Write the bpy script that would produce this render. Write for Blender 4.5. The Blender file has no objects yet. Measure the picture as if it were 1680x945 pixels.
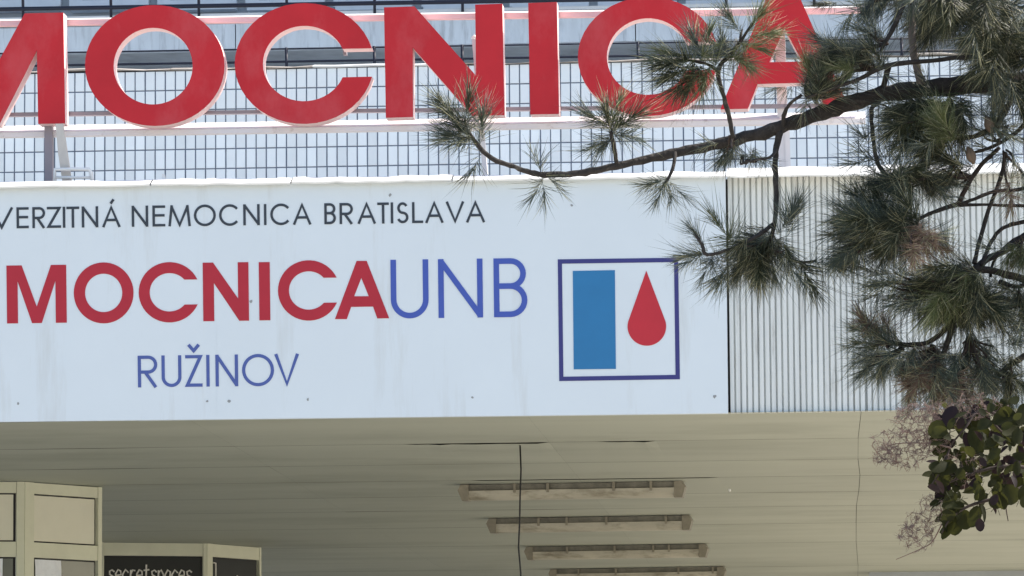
import bpy, bmesh, math, random
from mathutils import Vector, Matrix
from mathutils.geometry import tessellate_polygon

scene = bpy.context.scene
COL = scene.collection
R = random.Random(7)

# ------------------------------------------------------------------ camera
FPX = 7500.0                       # focal length in photo pixels (1680 wide)
CAM = Vector((0, 0, 1.6))
ycam = Vector((560 / FPX, -857.5 / FPX, -1)).normalized()      # world +Y seen in camera axes
x0 = Vector((1, 0.0075, 0))
xcam = (x0 - x0.dot(ycam) * ycam).normalized()
zcam = xcam.cross(ycam)
ROT = Matrix((xcam, ycam, zcam))   # camera -> world
cd = bpy.data.cameras.new('camera')
cd.sensor_width = 36; cd.lens = FPX / 1680 * 36
cd.clip_start = 0.1; cd.clip_end = 3000
cam = bpy.data.objects.new('camera', cd); COL.objects.link(cam)
cam.matrix_world = Matrix.Translation(CAM) @ ROT.to_4x4()
scene.camera = cam

# ------------------------------------------------------------------ light
SUN = Vector((0.66, 0.22, 0.72)).normalized()
w = bpy.data.worlds.new('World'); scene.world = w; w.use_nodes = True
nt = w.node_tree
sky = nt.nodes.new('ShaderNodeTexSky'); sky.sky_type = 'NISHITA'; sky.sun_disc = False
sky.sun_elevation = math.asin(SUN.z); sky.sun_rotation = math.atan2(SUN.x, SUN.y)
sky.air_density = 1.0; sky.dust_density = 1.5; sky.ozone_density = 1.0
bg = nt.nodes['Background']; bg.inputs['Strength'].default_value = 0.13
nt.links.new(sky.outputs[0], bg.inputs['Color'])
sl = bpy.data.lights.new('sun', 'SUN'); sl.energy = 4.2; sl.angle = math.radians(0.55); sl.color = (1, 0.93, 0.82)
so = bpy.data.objects.new('sun', sl); COL.objects.link(so)
so.rotation_euler = SUN.to_track_quat('Z', 'Y').to_euler()
so.location = (8, 10, 20)
vs = scene.view_settings
vs.view_transform = 'Standard'; vs.look = 'None'; vs.exposure = 1.04; vs.gamma = 1; vs.use_curve_mapping = False
scene.cycles.max_bounces = 8; scene.cycles.diffuse_bounces = 5

# ------------------------------------------------------------------ pixel helpers
def ray(px, py):
    v = Vector(((px - 840) / FPX, (472.5 - py) / FPX, -1))
    return ROT @ v
def P(px, py, Y):                  # point of the photo's pixel on the vertical plane y = Y
    d = ray(px, py); return CAM + d * ((Y - CAM.y) / d.y)
def PZ(px, py, z):                 # the same on a horizontal plane
    d = ray(px, py); return CAM + d * ((z - CAM.z) / d.z)

YS = 25.8                          # plane of the sign's face
HS = P(840, 681, YS).z             # soffit height
M2P = FPX / 25.9

# ------------------------------------------------------------------ objects
ORG = {}
def register(o, org, parent):
    COL.objects.link(o)
    if parent is not None:
        o.parent = parent
        o.location = Vector(org) - ORG[parent]
    else:
        o.location = org
    ORG[o] = Vector(org)
    return o
def empty(name, org, label, cat, group=None):
    o = bpy.data.objects.new(name, None); o.empty_display_size = 0.2
    register(o, org, None); tag(o, label, cat, group); return o
def tag(o, label, cat, group=None):
    o['label'] = label; o['category'] = cat
    if group: o['group'] = group
    return o
def mesh_obj(name, verts, faces, mat, parent=None, org=None, smooth=False, attr=None):
    if org is None:
        if parent is not None: org = ORG[parent]
        else:
            n = len(verts)
            org = Vector((sum(v[0] for v in verts) / n, sum(v[1] for v in verts) / n, min(v[2] for v in verts)))
    org = Vector(org)
    me = bpy.data.meshes.new(name)
    me.from_pydata([tuple(Vector(v) - org) for v in verts], [], faces)
    b = bmesh.new(); b.from_mesh(me); bmesh.ops.recalc_face_normals(b, faces=b.faces[:]); b.to_mesh(me); b.free()
    if smooth:
        me.polygons.foreach_set('use_smooth', [True] * len(me.polygons))
    me.materials.append(mat)
    o = bpy.data.objects.new(name, me)
    return register(o, org, parent)
def place(name, me, parent, loc, rot=None, scale=1.0):
    o = bpy.data.objects.new(name, me); COL.objects.link(o); o.parent = parent
    m = Matrix.Translation(Vector(loc) - ORG[parent])
    if rot is not None: m = m @ rot.to_4x4()
    sc = scale if hasattr(scale, '__len__') else (scale,) * 3
    o.matrix_local = m @ Matrix.Diagonal((*sc, 1))
    return o

class MB:
    def __init__(s): s.v = []; s.f = []
    def add(s, vs, fs):
        n = len(s.v); s.v += [Vector(v) for v in vs]; s.f += [tuple(i + n for i in f) for f in fs]
    def box(s, a, b, dirs=None):
        x0, y0, z0 = a; x1, y1, z1 = b
        s.add([(x0,y0,z0),(x1,y0,z0),(x1,y1,z0),(x0,y1,z0),(x0,y0,z1),(x1,y0,z1),(x1,y1,z1),(x0,y1,z1)],
              [(0,3,2,1),(4,5,6,7),(0,1,5,4),(1,2,6,5),(2,3,7,6),(3,0,4,7)])
    def obox(s, o, u, v, n, lu, lv, ln):          # oriented box from corner o
        o = Vector(o); u = Vector(u) * lu; v = Vector(v) * lv; n = Vector(n) * ln
        s.add([o, o+u, o+u+n, o+n, o+v, o+u+v, o+u+n+v, o+n+v],
              [(0,3,2,1),(4,5,6,7),(0,1,5,4),(1,2,6,5),(2,3,7,6),(3,0,4,7)])
    def tube(s, pts, rad, seg=8, caps=True):
        pts = [Vector(p) for p in pts]
        rs = rad if hasattr(rad, '__len__') else [rad] * len(pts)
        n0 = len(s.v); ref = None
        for i, p in enumerate(pts):
            t = (pts[min(i+1, len(pts)-1)] - pts[max(i-1, 0)]).normalized()
            if ref is None:
                ref = Vector((0, 0, 1)) if abs(t.z) < 0.9 else Vector((1, 0, 0))
            a = (ref - ref.dot(t) * t).normalized(); ref = a; b = t.cross(a)
            for k in range(seg):
                an = 2 * math.pi * k / seg
                s.v.append(p + (a * math.cos(an) + b * math.sin(an)) * rs[i])
        for i in range(len(pts) - 1):
            for k in range(seg):
                k2 = (k + 1) % seg
                s.f.append((n0+i*seg+k, n0+i*seg+k2, n0+(i+1)*seg+k2, n0+(i+1)*seg+k))
        if caps:
            s.f.append(tuple(n0 + k for k in range(seg)))
            s.f.append(tuple(n0 + (len(pts)-1)*seg + k for k in range(seg)))
    def prism(s, loops, th):                      # loops of world points, extruded along +Y
        lv = [[Vector(p) for p in l] for l in loops]
        flat = [p for l in lv for p in l]
        tri = tessellate_polygon(lv)
        n = len(flat)
        back = [p + Vector((0, th, 0)) for p in flat]
        fs = [tuple(t) for t in tri] + [tuple(i + n for i in reversed(t)) for t in tri]
        k = 0
        for l in lv:
            m = len(l)
            for i in range(m):
                j = (i + 1) % m
                fs.append((k+i, k+j, n+k+j, n+k+i))
            k += m
        s.add(flat + back, fs)
    def sides(s, loops, y0, y1):
        for l in loops:
            m = len(l); n = len(s.v)
            for p in l: s.v.append(Vector((p[0], y0, p[2])))
            for p in l: s.v.append(Vector((p[0], y1, p[2])))
            for i in range(m):
                j = (i + 1) % m; s.f.append((n+i, n+j, n+m+j, n+m+i))
    def build(s, name, mat, parent=None, org=None, smooth=False):
        return mesh_obj(name, s.v, s.f, mat, parent, org, smooth)

# ------------------------------------------------------------------ materials
MATS = {}
def mat(name, col, rough=0.6, var=0.0, scale=6.0, stretch=(1, 1, 1), spec=0.4, bump=0.0, bscale=60, rnd=0.0,
        stain=None, trans=None, metal=0.0):
    """colour with noise mottling, per-object value shift, optional stain colour and fine relief"""
    m = bpy.data.materials.new(name); m.use_nodes = True
    n = m.node_tree.nodes; L = m.node_tree.links
    b = n['Principled BSDF']
    b.inputs['Roughness'].default_value = rough
    b.inputs['Specular IOR Level'].default_value = spec
    b.inputs['Metallic'].default_value = metal
    tc = n.new('ShaderNodeTexCoord'); mp = n.new('ShaderNodeMapping'); mp.inputs['Scale'].default_value = stretch
    geo = n.new('ShaderNodeNewGeometry')
    L.new(geo.outputs['Position'], mp.inputs['Vector'])
    rgb = n.new('ShaderNodeRGB'); rgb.outputs[0].default_value = (*col, 1)
    cur = rgb.outputs[0]
    if var > 0:
        nz = n.new('ShaderNodeTexNoise'); nz.inputs['Scale'].default_value = scale
        nz.inputs['Detail'].default_value = 6; nz.inputs['Roughness'].default_value = 0.62
        L.new(mp.outputs[0], nz.inputs['Vector'])
        mr = n.new('ShaderNodeMapRange'); mr.inputs['From Min'].default_value = 0.25; mr.inputs['From Max'].default_value = 0.75
        mr.inputs['To Min'].default_value = 1 - var; mr.inputs['To Max'].default_value = 1 + var
        L.new(nz.outputs['Fac'], mr.inputs['Value'])
        hs = n.new('ShaderNodeHueSaturation'); L.new(cur, hs.inputs['Color']); L.new(mr.outputs[0], hs.inputs['Value'])
        cur = hs.outputs[0]
    if rnd > 0:
        oi = n.new('ShaderNodeObjectInfo')
        mr = n.new('ShaderNodeMapRange'); mr.inputs['To Min'].default_value = 1 - rnd; mr.inputs['To Max'].default_value = 1 + rnd
        L.new(oi.outputs['Random'], mr.inputs['Value'])
        hs = n.new('ShaderNodeHueSaturation'); L.new(cur, hs.inputs['Color']); L.new(mr.outputs[0], hs.inputs['Value'])
        cur = hs.outputs[0]
    if stain:
        scol, sscale, sstr, lo, hi = stain
        mp2 = n.new('ShaderNodeMapping'); mp2.inputs['Scale'].default_value = sstr
        L.new(geo.outputs['Position'], mp2.inputs['Vector'])
        nz = n.new('ShaderNodeTexNoise'); nz.inputs['Scale'].default_value = sscale
        nz.inputs['Detail'].default_value = 8; nz.inputs['Roughness'].default_value = 0.65
        L.new(mp2.outputs[0], nz.inputs['Vector'])
        mr = n.new('ShaderNodeMapRange'); mr.inputs['From Min'].default_value = lo; mr.inputs['From Max'].default_value = hi
        mr.clamp = True
        L.new(nz.outputs['Fac'], mr.inputs['Value'])
        mx = n.new('ShaderNodeMix'); mx.data_type = 'RGBA'
        L.new(mr.outputs[0], mx.inputs['Factor']); L.new(cur, mx.inputs['A']); mx.inputs['B'].default_value = (*scol, 1)
        cur = mx.outputs['Result']
    L.new(cur, b.inputs['Base Color'])
    if bump > 0:
        nz = n.new('ShaderNodeTexNoise'); nz.inputs['Scale'].default_value = bscale; nz.inputs['Detail'].default_value = 4
        L.new(mp.outputs[0], nz.inputs['Vector'])
        bp = n.new('ShaderNodeBump'); bp.inputs['Strength'].default_value = bump; bp.inputs['Distance'].default_value = 0.01
        L.new(nz.outputs['Fac'], bp.inputs['Height']); L.new(bp.outputs[0], b.inputs['Normal'])
    if trans:
        tr = n.new('ShaderNodeBsdfTranslucent'); tr.inputs['Color'].default_value = (*trans[0], 1)
        mx = n.new('ShaderNodeMixShader'); mx.inputs['Fac'].default_value = trans[1]
        L.new(b.outputs[0], mx.inputs[1]); L.new(tr.outputs[0], mx.inputs[2])
        L.new(mx.outputs[0], n['Material Output'].inputs['Surface'])
    MATS[name] = m
    return m

mat('ground', (0.42, 0.39, 0.33), 0.9, 0.15, 0.8, bump=0.3, bscale=40)
mat('sign_white', (0.70, 0.76, 0.80), 0.38, 0.025, 1.3, spec=0.4, stain=((0.52, 0.53, 0.51), 1.2, (3, 3, 0.35), 0.56, 0.85))
mat('ink_black', (0.035, 0.045, 0.06), 0.5, 0.1, 20)
mat('ink_red', (0.44, 0.020, 0.038), 0.6, 0.05, 8)
mat('ink_blue', (0.055, 0.10, 0.42), 0.45, 0.05, 8)
mat('ink_steel', (0.075, 0.115, 0.35), 0.5, 0.05, 8)
mat('ink_navy', (0.04, 0.04, 0.19), 0.45, 0.05, 8)
mat('ink_logo_blue', (0.022, 0.18, 0.40), 0.45, 0.05, 8)
mat('ink_logo_red', (0.52, 0.022, 0.038), 0.45, 0.05, 8)
mat('letter_red', (0.53, 0.026, 0.036), 0.55, 0.12, 2.2, spec=0.2, bump=0.12, bscale=14, stain=((0.58, 0.11, 0.12), 1.6, (1, 1, 0.6), 0.50, 0.80))
mat('letter_return', (0.82, 0.60, 0.58), 0.5, 0.08, 6)
mat('rail_white', (0.78, 0.74, 0.74), 0.55, 0.06, 5, stain=((0.5, 0.42, 0.38), 9, (1, 1, 1), 0.62, 0.75))
mat('rail_red_glow', (0.80, 0.50, 0.50), 0.5, 0.1, 3, stain=((0.55, 0.42, 0.40), 9, (1, 1, 1), 0.62, 0.75))  # red glow of the letters painted into the white rail colour
mat('rail_grey', (0.30, 0.27, 0.30), 0.6, 0.1, 5)
mat('flashing', (0.82, 0.82, 0.80), 0.5, 0.04, 5, stain=((0.38, 0.27, 0.20), 5, (1, 3, 3), 0.66, 0.74))
mat('corrugated', (0.70, 0.72, 0.70), 0.5, 0.14, 2.5, (14, 1, 0.35), stain=((0.36, 0.35, 0.31), 3.0, (5, 5, 0.7), 0.55, 0.8))
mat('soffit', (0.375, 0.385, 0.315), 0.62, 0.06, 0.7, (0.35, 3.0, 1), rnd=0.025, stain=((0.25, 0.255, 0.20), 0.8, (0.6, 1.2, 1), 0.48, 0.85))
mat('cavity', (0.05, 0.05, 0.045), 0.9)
mat('roof', (0.35, 0.34, 0.32), 0.9, 0.1, 8)
mat('tile', (0.89, 0.94, 0.95), 0.3, 0.03, 9, spec=0.5, rnd=0.08)
mat('mortar', (0.15, 0.18, 0.235), 0.9, 0.2, 20)
mat('coping', (0.42, 0.38, 0.34), 0.7, 0.15, 6, stain=((0.25, 0.19, 0.15), 6, (1, 2, 2), 0.5, 0.66))
mat('concrete', (0.60, 0.65, 0.69), 0.85, 0.10, 5, (3, 3, 0.5), stain=((0.36, 0.39, 0.42), 5.0, (4, 4, 0.45), 0.52, 0.72), bump=0.3)
mat('recess', (0.46, 0.49, 0.51), 0.8, 0.25, 4)
mat('facade', (0.42, 0.45, 0.47), 0.8, 0.1, 4)
mat('rail_black', (0.012, 0.014, 0.03), 0.5, 0.1, 10)
mat('window_frame', (0.62, 0.65, 0.67), 0.5, 0.08, 8)
mat('glass_green', (0.16, 0.24, 0.22), 0.12, 0.2, 1.5, spec=0.6)
mat('kiosk_cream', (0.64, 0.64, 0.49), 0.5, 0.07, 5, stain=((0.36, 0.33, 0.20), 7, (1, 1, 1), 0.64, 0.8))
mat('kiosk_board', (0.70, 0.68, 0.55), 0.5, 0.04, 4)
mat('gasket', (0.02, 0.016, 0.02), 0.6)
mat('glass_dark', (0.14, 0.14, 0.115), 0.1, 0.15, 3, spec=0.6)
mat('board_black', (0.016, 0.018, 0.016), 0.5, 0.2, 6)
mat('chalk', (0.75, 0.72, 0.66), 0.9, 0.15, 90)
mat('paper', (0.75, 0.77, 0.80), 0.7, 0.08, 14)
mat('fixture_body', (0.20, 0.19, 0.155), 0.6, 0.4, 12)
mat('fixture_cover', (0.46, 0.43, 0.345), 0.4, 0.12, 6, spec=0.5, stain=((0.20, 0.175, 0.12), 4, (1, 3, 3), 0.48, 0.70))
mat('fixture_cap', (0.26, 0.235, 0.18), 0.5, 0.2, 20)
mat('cable', (0.012, 0.012, 0.012), 0.6)
mat('wood_grey', (0.55, 0.52, 0.48), 0.85, 0.1, 10, (2, 2, 0.5), stain=((0.15, 0.13, 0.11), 14, (1, 1, 0.6), 0.62, 0.68))
mat('bark', (0.042, 0.036, 0.033), 0.95, 0.45, 30, bump=0.9, bscale=60, stain=((0.12, 0.105, 0.09), 22, (1, 1, 1), 0.56, 0.7))
mat('twig', (0.05, 0.036, 0.030), 0.9, 0.3, 40)
mat('dead_twig', (0.20, 0.17, 0.15), 0.9, 0.3, 40)
mat('needle_dark', (0.042, 0.052, 0.025), 0.38, 0.35, 18, spec=0.5, rnd=0.25, trans=((0.06, 0.09, 0.03), 0.18))
mat('needle_light', (0.15, 0.175, 0.07), 0.38, 0.35, 18, spec=0.5, rnd=0.25, trans=((0.14, 0.17, 0.05), 0.25))
mat('needle_grey', (0.085, 0.108, 0.082), 0.35, 0.35, 18, spec=0.5, rnd=0.25, trans=((0.08, 0.10, 0.06), 0.18))
mat('needle_sunlit', (0.46, 0.45, 0.28), 0.5, 0.3, 18, rnd=0.2, trans=((0.35, 0.30, 0.14), 0.3))  # sunlight on scattered needles, painted as a paler colour
mat('needle_brown', (0.24, 0.165, 0.125), 0.6, 0.3, 18, rnd=0.25, trans=((0.25, 0.13, 0.07), 0.25))
mat('leaf', (0.019, 0.021, 0.010), 0.65, 0.3, 12, spec=0.08, rnd=0.4, trans=((0.15, 0.16, 0.035), 0.14))
mat('leaf_purple', (0.019, 0.012, 0.013), 0.6, 0.3, 12, spec=0.15, rnd=0.3, trans=((0.08, 0.04, 0.04), 0.08))
mat('plume', (0.24, 0.17, 0.145), 0.8, 0.25, 30, trans=((0.32, 0.21, 0.17), 0.3))
mat('white_plastic', (0.80, 0.80, 0.78), 0.5, 0.03, 8)
mat('mark', (0.30, 0.31, 0.31), 0.6)
mat('cone', (0.14, 0.10, 0.07), 0.8, 0.3, 30)
m_ = MATS

# ------------------------------------------------------------------ ground
g = MB(); g.add([(-600, -600, 0), (600, -600, 0), (600, 600, 0), (-600, 600, 0)], [(0, 1, 2, 3)])
o = g.build('ground', m_['ground'], org=(0, 0, 0)); o['kind'] = 'structure'

# ------------------------------------------------------------------ canopy
XL = P(-900, 690, YS).x
XSR = P(1194, 480, YS).x                       # right edge of the sign
XR = P(1990, 660, YS).x
ZT = P(700, 300, YS).z                         # top edge of the fascia
YB = PZ(840, 1000, HS).y                       # back of the soffit
canopy = empty('entrance_canopy', ((XL + XR) / 2, YS + 8, 0), 'deep flat entrance canopy with cream soffit and ribbed fascia', 'canopy')
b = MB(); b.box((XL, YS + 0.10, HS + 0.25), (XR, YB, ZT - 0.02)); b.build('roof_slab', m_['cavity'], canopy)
b = MB(); b.box((XL, YS + 0.12, ZT - 0.019), (XR, YB + 4, ZT - 0.003)); b.build('roof_deck', m_['roof'], canopy)
b = MB(); b.box((XL, YB, 0), (XR + 14, YB + 0.2, HS + 0.25)); b.build('back_wall', m_['facade'], canopy)
# ribbed fascia sheets right of the sign (and the hidden ones left of it are the sign's own)
def corrugated(x0, x1, name='corrugated_sheet'):
    pitch = 9.72 / M2P; z0 = HS - 0.004; z1 = ZT + 0.005
    pts = []; x = x0
    yb = YS + 0.055
    prof = [(0, 0), (0.66, 0), (0.76, 0.020), (0.90, 0.020), (1.0, 0)]
    while x < x1 - 1e-6:
        for f, d in prof[:-1]:
            pts.append((x + f * pitch, yb + d))
        x += pitch
    pts.append((x, yb))
    n = len(pts)
    v = [(px, py, z0) for px, py in pts] + [(px, py, z1) for px, py in pts]
    mb = MB(); mb.add(v, [(i, i+1, n+i+1, n+i) for i in range(n-1)])
    mb.build(name, m_['corrugated'], canopy)
    return x
x = XSR + 0.006
seam = P(1407, 500, YS).x
while x < XR - 0.3:
    x = corrugated(x, min(x + 0.74, XR)) + 0.003
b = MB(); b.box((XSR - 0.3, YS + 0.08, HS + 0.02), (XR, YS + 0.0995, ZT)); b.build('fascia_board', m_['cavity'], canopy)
b = MB(); b.box((XR, YS + 0.05, HS - 0.01), (XR + 0.03, YB, ZT)); b.build('end_board', m_['corrugated'], canopy)
# roof edge flashing, bent pieces catching the sun
def flashing(pa, pb, rise, depth, n=14):
    v = []; f = []
    for i in range(n + 1):
        t = i / n
        a = P(pa[0] + (pb[0] - pa[0]) * t, pa[1] + (pb[1] - pa[1]) * t, YS)
        j = R.uniform(-.003, .003); k = R.uniform(-.003, .003)
        z = a.z + j
        v += [(a.x, YS - 0.050 + k, z - 0.010), (a.x, YS - 0.054 + k, z), (a.x, YS - 0.054 + depth, z + rise + k), (a.x, YS + 0.12, z + rise - 0.004),
              (a.x, YS + 0.12, z - 0.04)]
    for i in range(n):
        for k in range(4):
            q = i * 5 + k; f.append((q, q + 1, q + 6, q + 5))
    mb = MB(); mb.add(v, f); return mb.build('flashing', m_['flashing'], canopy)
def toppx(x):                                   # photo row of the fascia's top edge
    return 308 - 0.0152 * x
for xa, xb in ((-880, -300), (-298, 248), (250, 478), (480, 742), (744, 1190)):
    flashing((xa, toppx(xa)), (xb, toppx(xb)), 0.040, 0.10)
for xa, xb in ((1192, 1560), (1562, 1986)):
    flashing((xa, toppx(xa) + 1), (xb, toppx(xb) + 1), 0.068, 0.16)
# soffit boards: thin sheets with sagging front edges, dark cavity above
rows = [683, 728, 762, 789, 815, 838, 866, 897, 936, 972, 1000]
ys = [PZ(840, r - 1.5, HS).y for r in rows]; ys[0] = YS + 0.03
xs = [XL, PZ(-220, 700, HS).x, PZ(330, 700, HS).x, PZ(880, 700, HS).x, PZ(1409, 700, HS).x, XR - 0.01]
OFF = [R.uniform(-.014, .014) for _ in rows]
for j in range(len(rows) - 1):
    for i in range(len(xs) - 1):
        n = 26; v = []; f = []
        d0 = R.choice((0.0, 0.0, 0.0002, 0.0005, 0.0012)) if j else 0
        jl, jr = R.uniform(.0003, .0022), R.uniform(.0003, .0022)
        tw = R.uniform(-1, 1); sag = R.uniform(0, 0.004)
        for k in range(n + 1):
            t = k / n; X = xs[i] + (xs[i+1] - xs[i]) * t
            wv = math.sin(t * 9 + tw * 5) * 0.5 + 0.5
            drop = d0 * wv
            px = 840 + (X - PZ(840, 700, HS).x) * M2P
            if j == 1 and 625 < px < 880: drop = 0.003 + 0.006 * R.random()
            if j == 1 and 985 < px < 1055: drop = 0.003 + 0.005 * R.random()
            if j == 3 and 680 < px < 1140: drop = 0.004
            if j >= 7: drop *= .3
            mid = -sag * math.sin(math.pi * t)
            a = ys[j] + 0.0007; c = ys[j+1] - 0.0007
            if i == 4: a += 0.0
            X2 = X + ((jl if i == 4 else .0003) if k == 0 else -(jr if i == 3 else 0.0003) if k == n else 0)
            sh = (i == 3 and k == n) or (i == 4 and k == 0)
            s0, s1 = (OFF[j], OFF[j + 1]) if sh else (0, 0)
            v += [(X2 + s0, a, HS - drop), (X2 + (s0 + s1) * .5, (a + c) / 2, HS - drop * .3 + mid * .5), (X2 + s1, c, HS + 0.001)]
        for k in range(n):
            q = k * 3; f += [(q, q+1, q+4, q+3), (q+1, q+2, q+5, q+4)]
        mesh_obj('soffit_panel', v, f, m_['soffit'], canopy)
# downstand beam at the back right
Y9 = PZ(1500, 938, HS).y; X9 = PZ(1426, 938, HS).x
b = MB(); b.box((X9, Y9, HS - 0.5), (XR - 0.05, Y9 + 0.25, HS + 0.02)); b.build('downstand_beam', m_['facade'], canopy)
for px, py in ((1197, 805),):
    c = PZ(px, py, HS - 0.01); b = MB(); b.tube([c + Vector((0, 0, 0.01)), c, c - Vector((0, 0, .006))], [0.009, 0.009, 0.005], 10)
    b.build('screw_cap', m_['white_plastic'], canopy)

# ------------------------------------------------------------------ hospital sign (flat panel + printed letters)
sign = empty('hospital_sign', (P(500, 690, YS).x, YS, HS), 'wide white hospital sign panel with red and blue lettering and square drop logo', 'sign')
def px_poly(pts, Y): return [P(x, y, Y) for x, y in pts]
b = MB(); b.prism([px_poly([(-760, 319.5), (355, 303), (1190, 291), (1194.5, 678), (355, 688), (-760, 701)], YS)], 0.05)
plate = b.build('panel', m_['sign_white'], sign)
def outline(pts, wd, closed=False):
    """stroke polygon(s) of a polyline, pixel units"""
    h = wd / 2; n = len(pts)
    pts = [Vector(p) for p in pts]
    if closed:
        A = []; B = []
        for i in range(n):
            t = (pts[(i+1) % n] - pts[i-1]).normalized(); nn = Vector((-t.y, t.x))
            A.append(pts[i] + nn * h); B.append(pts[i] - nn * h)
        return [A, B]
    A = []; B = []
    for i in range(n):
        if i == 0: t = (pts[1] - pts[0]).normalized(); nn = Vector((-t.y, t.x)) * h
        elif i == n-1: t = (pts[-1] - pts[-2]).normalized(); nn = Vector((-t.y, t.x)) * h
        else:
            t1 = (pts[i] - pts[i-1]).normalized(); t2 = (pts[i+1] - pts[i]).normalized()
            n1 = Vector((-t1.y, t1.x)); n2 = Vector((-t2.y, t2.x)); s = n1 + n2
            nn = s / max(s.dot(n1), 0.40) * h if s.length > 1e-6 else n1 * h
        A.append(pts[i] + nn); B.append(pts[i] - nn)
    return [A + B[::-1]]
def arc(cx, cy, rx, ry, a0, a1, n=28):
    return [(cx + rx * math.cos(math.radians(a0 + (a1 - a0) * i / n)), cy - ry * math.sin(math.radians(a0 + (a1 - a0) * i / n))) for i in range(n + 1)]
def thin(ch, x0, x1, t, b_, w):
    """strokes of a thin geometric capital in a pixel box"""
    h = w / 2; l, r = x0 + h, x1 - h; T, B = t + h, b_ - h; c = (x0 + x1) / 2; m = (t + b_) / 2
    S = []
    if ch == 'I': S = [[(c, t), (c, b_)]]
    if ch == 'V': S = [[(l, t), (c, B), (r, t)]]
    if ch in 'AÁ':
        k = (b_ - t); yb = t + k * .66; S = [[(l, b_), (c, T), (r, b_)], [(l + (c - l) * .34, yb), (r - (r - c) * .34, yb)]]
        if ch == 'Á': S.append([(c - 1, t - 4), (c + 4, t - 11)])
    if ch == 'E': S = [[(x1, T), (l, T), (l, B), (x1, B)], [(l, m - 1), (x1 - 1, m - 1)]]
    if ch == 'L': S = [[(l, t), (l, B), (x1, B)]]
    if ch == 'T': S = [[(x0, T), (x1, T)], [(c, t), (c, b_)]]
    if ch in 'ZŽ':
        S = [[(x0, T), (r - .5, T), (l + .5, B), (x1, B)]]
        if ch == 'Ž': S.append([(c - 8.5, t - 17), (c, t - 7), (c + 8.5, t - 17)])
    if ch == 'N': S = [[(l, t), (l, b_)], [(r, t), (r, b_)], [(l - h * .2, t + h * .5), (r + h * .2, b_ - h * .5)]]
    if ch == 'M':
        k = (x1 - x0) * .10; S = [[(l, b_), (l + k, t)], [(r, b_), (r - k, t)], [(l + k - h * .3, t + h * .6), (c, B), (r - k + h * .3, t + h * .6)]]
    if ch == 'O': S = [('ring', arc(c, m, (r - l) / 2, (B - T) / 2 + .5, 0, 360 - 9, 39))]
    if ch == 'C': S = [arc(x0 + (b_ - t) * .52, m, (b_ - t) / 2 * 1.02 - h, (b_ - t) / 2 - h + .5, 40, 320, 30)]
    if ch == 'U':
        ru = (r - l) / 2; S = [[(l, t)] + [(x, y) for x, y in arc(c, B - ru, ru, ru, 180, 360, 20)] + [(r, t)]]
    if ch in 'RB':
        k = (B - T) * (.52 if ch == 'R' else .47); ra = k / 2
        rr = r if ch == 'R' else r - 2 * (x1 - x0) / 55
        bowl = [(l, T)] + arc(rr - ra, T + ra, ra, ra, 90, -90, 14) + [(l, T + k)]
        S = [[(l, t), (l, b_)], bowl]
        if ch == 'R': S.append([(l + (r - l) * .35, T + k), (r, b_)])
        else:
            rb = (B - T - k) / 2; S.append([(l, T + k)] + arc(r - rb, T + k + rb, rb, rb, 90, -90, 14) + [(l, B)])
    if ch == 'S':
        q = (B - T) / 4; S = [arc(c, T + q, (r - l) / 2 * .9, q, 25, 270, 18)[:-1] + arc(c, B - q, (r - l) / 2, q, 90, -160, 18)]
    return S
def print_letter(polys, material, name='letter', Y=YS, parent=None, step=0.0006):
    mb = MB()
    for k, loops in enumerate(polys):
        d = 0.0025 + k * step
        mb.prism([px_poly(l, Y - d) for l in loops], d - 0.0004)
    return mb.build(name, m_[material], parent or sign)
def row(slope, xr, yr):
    sh = 0.012
    return lambda x, y: (x + sh * (y - yr), y + slope * (x - xr))
def thin_letter(ch, x0, x1, t, b_, w, tf, material):
    polys = []
    for s in thin(ch, x0, x1, t, b_, w):
        if isinstance(s, tuple): lo = outline(s[1], w, True)
        else: lo = outline(s, w)
        polys.append([[tf(p[0], p[1]) for p in l] for l in lo])
    return print_letter(polys, material)
tf1 = row(-0.0132, 0, 357)
line1 = [('U', -92, -65), ('N', -58, -31), ('I', -26, -22), ('V', -17, 22), ('E', 27, 47), ('R', 53, 74), ('Z', 77, 100), ('I', 103, 107), ('T', 109, 130),
         ('N', 134, 161), ('Á', 167, 198), ('N', 216, 243), ('E', 250, 271), ('M', 276, 313), ('O', 318, 354), ('C', 359, 392), ('N', 399, 426),
         ('I', 433, 437), ('C', 443, 475), ('A', 480, 511), ('B', 532, 551), ('R', 557, 579), ('A', 586, 617), ('T', 619, 638), ('I', 641, 645),
         ('S', 651, 670), ('L', 676, 694), ('A', 697, 728), ('V', 731, 762), ('A', 764, 796)]
for ch, a, c in line1: thin_letter(ch, a, c, 340.5, 375, 4.1, tf1, 'ink_black')
tf2 = row(-0.0135, 700, 475)
for ch, a, c in (('U', 641, 703), ('N', 719, 792), ('B', 810, 865)): thin_letter(ch, a, c, 425.5, 522, 9.2, tf2, 'ink_blue')
tf3 = row(-0.0125, 240, 608)
for ch, a, c in (('R', 226, 258), ('U', 265, 297.5), ('Ž', 304, 332), ('I', 338.5, 343.7), ('N', 353.5, 390.5), ('O', 397, 449.5), ('V', 450, 491)):
    thin_letter(ch, a, c, 583.5, 635.5, 5.3, tf3, 'ink_steel')
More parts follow.
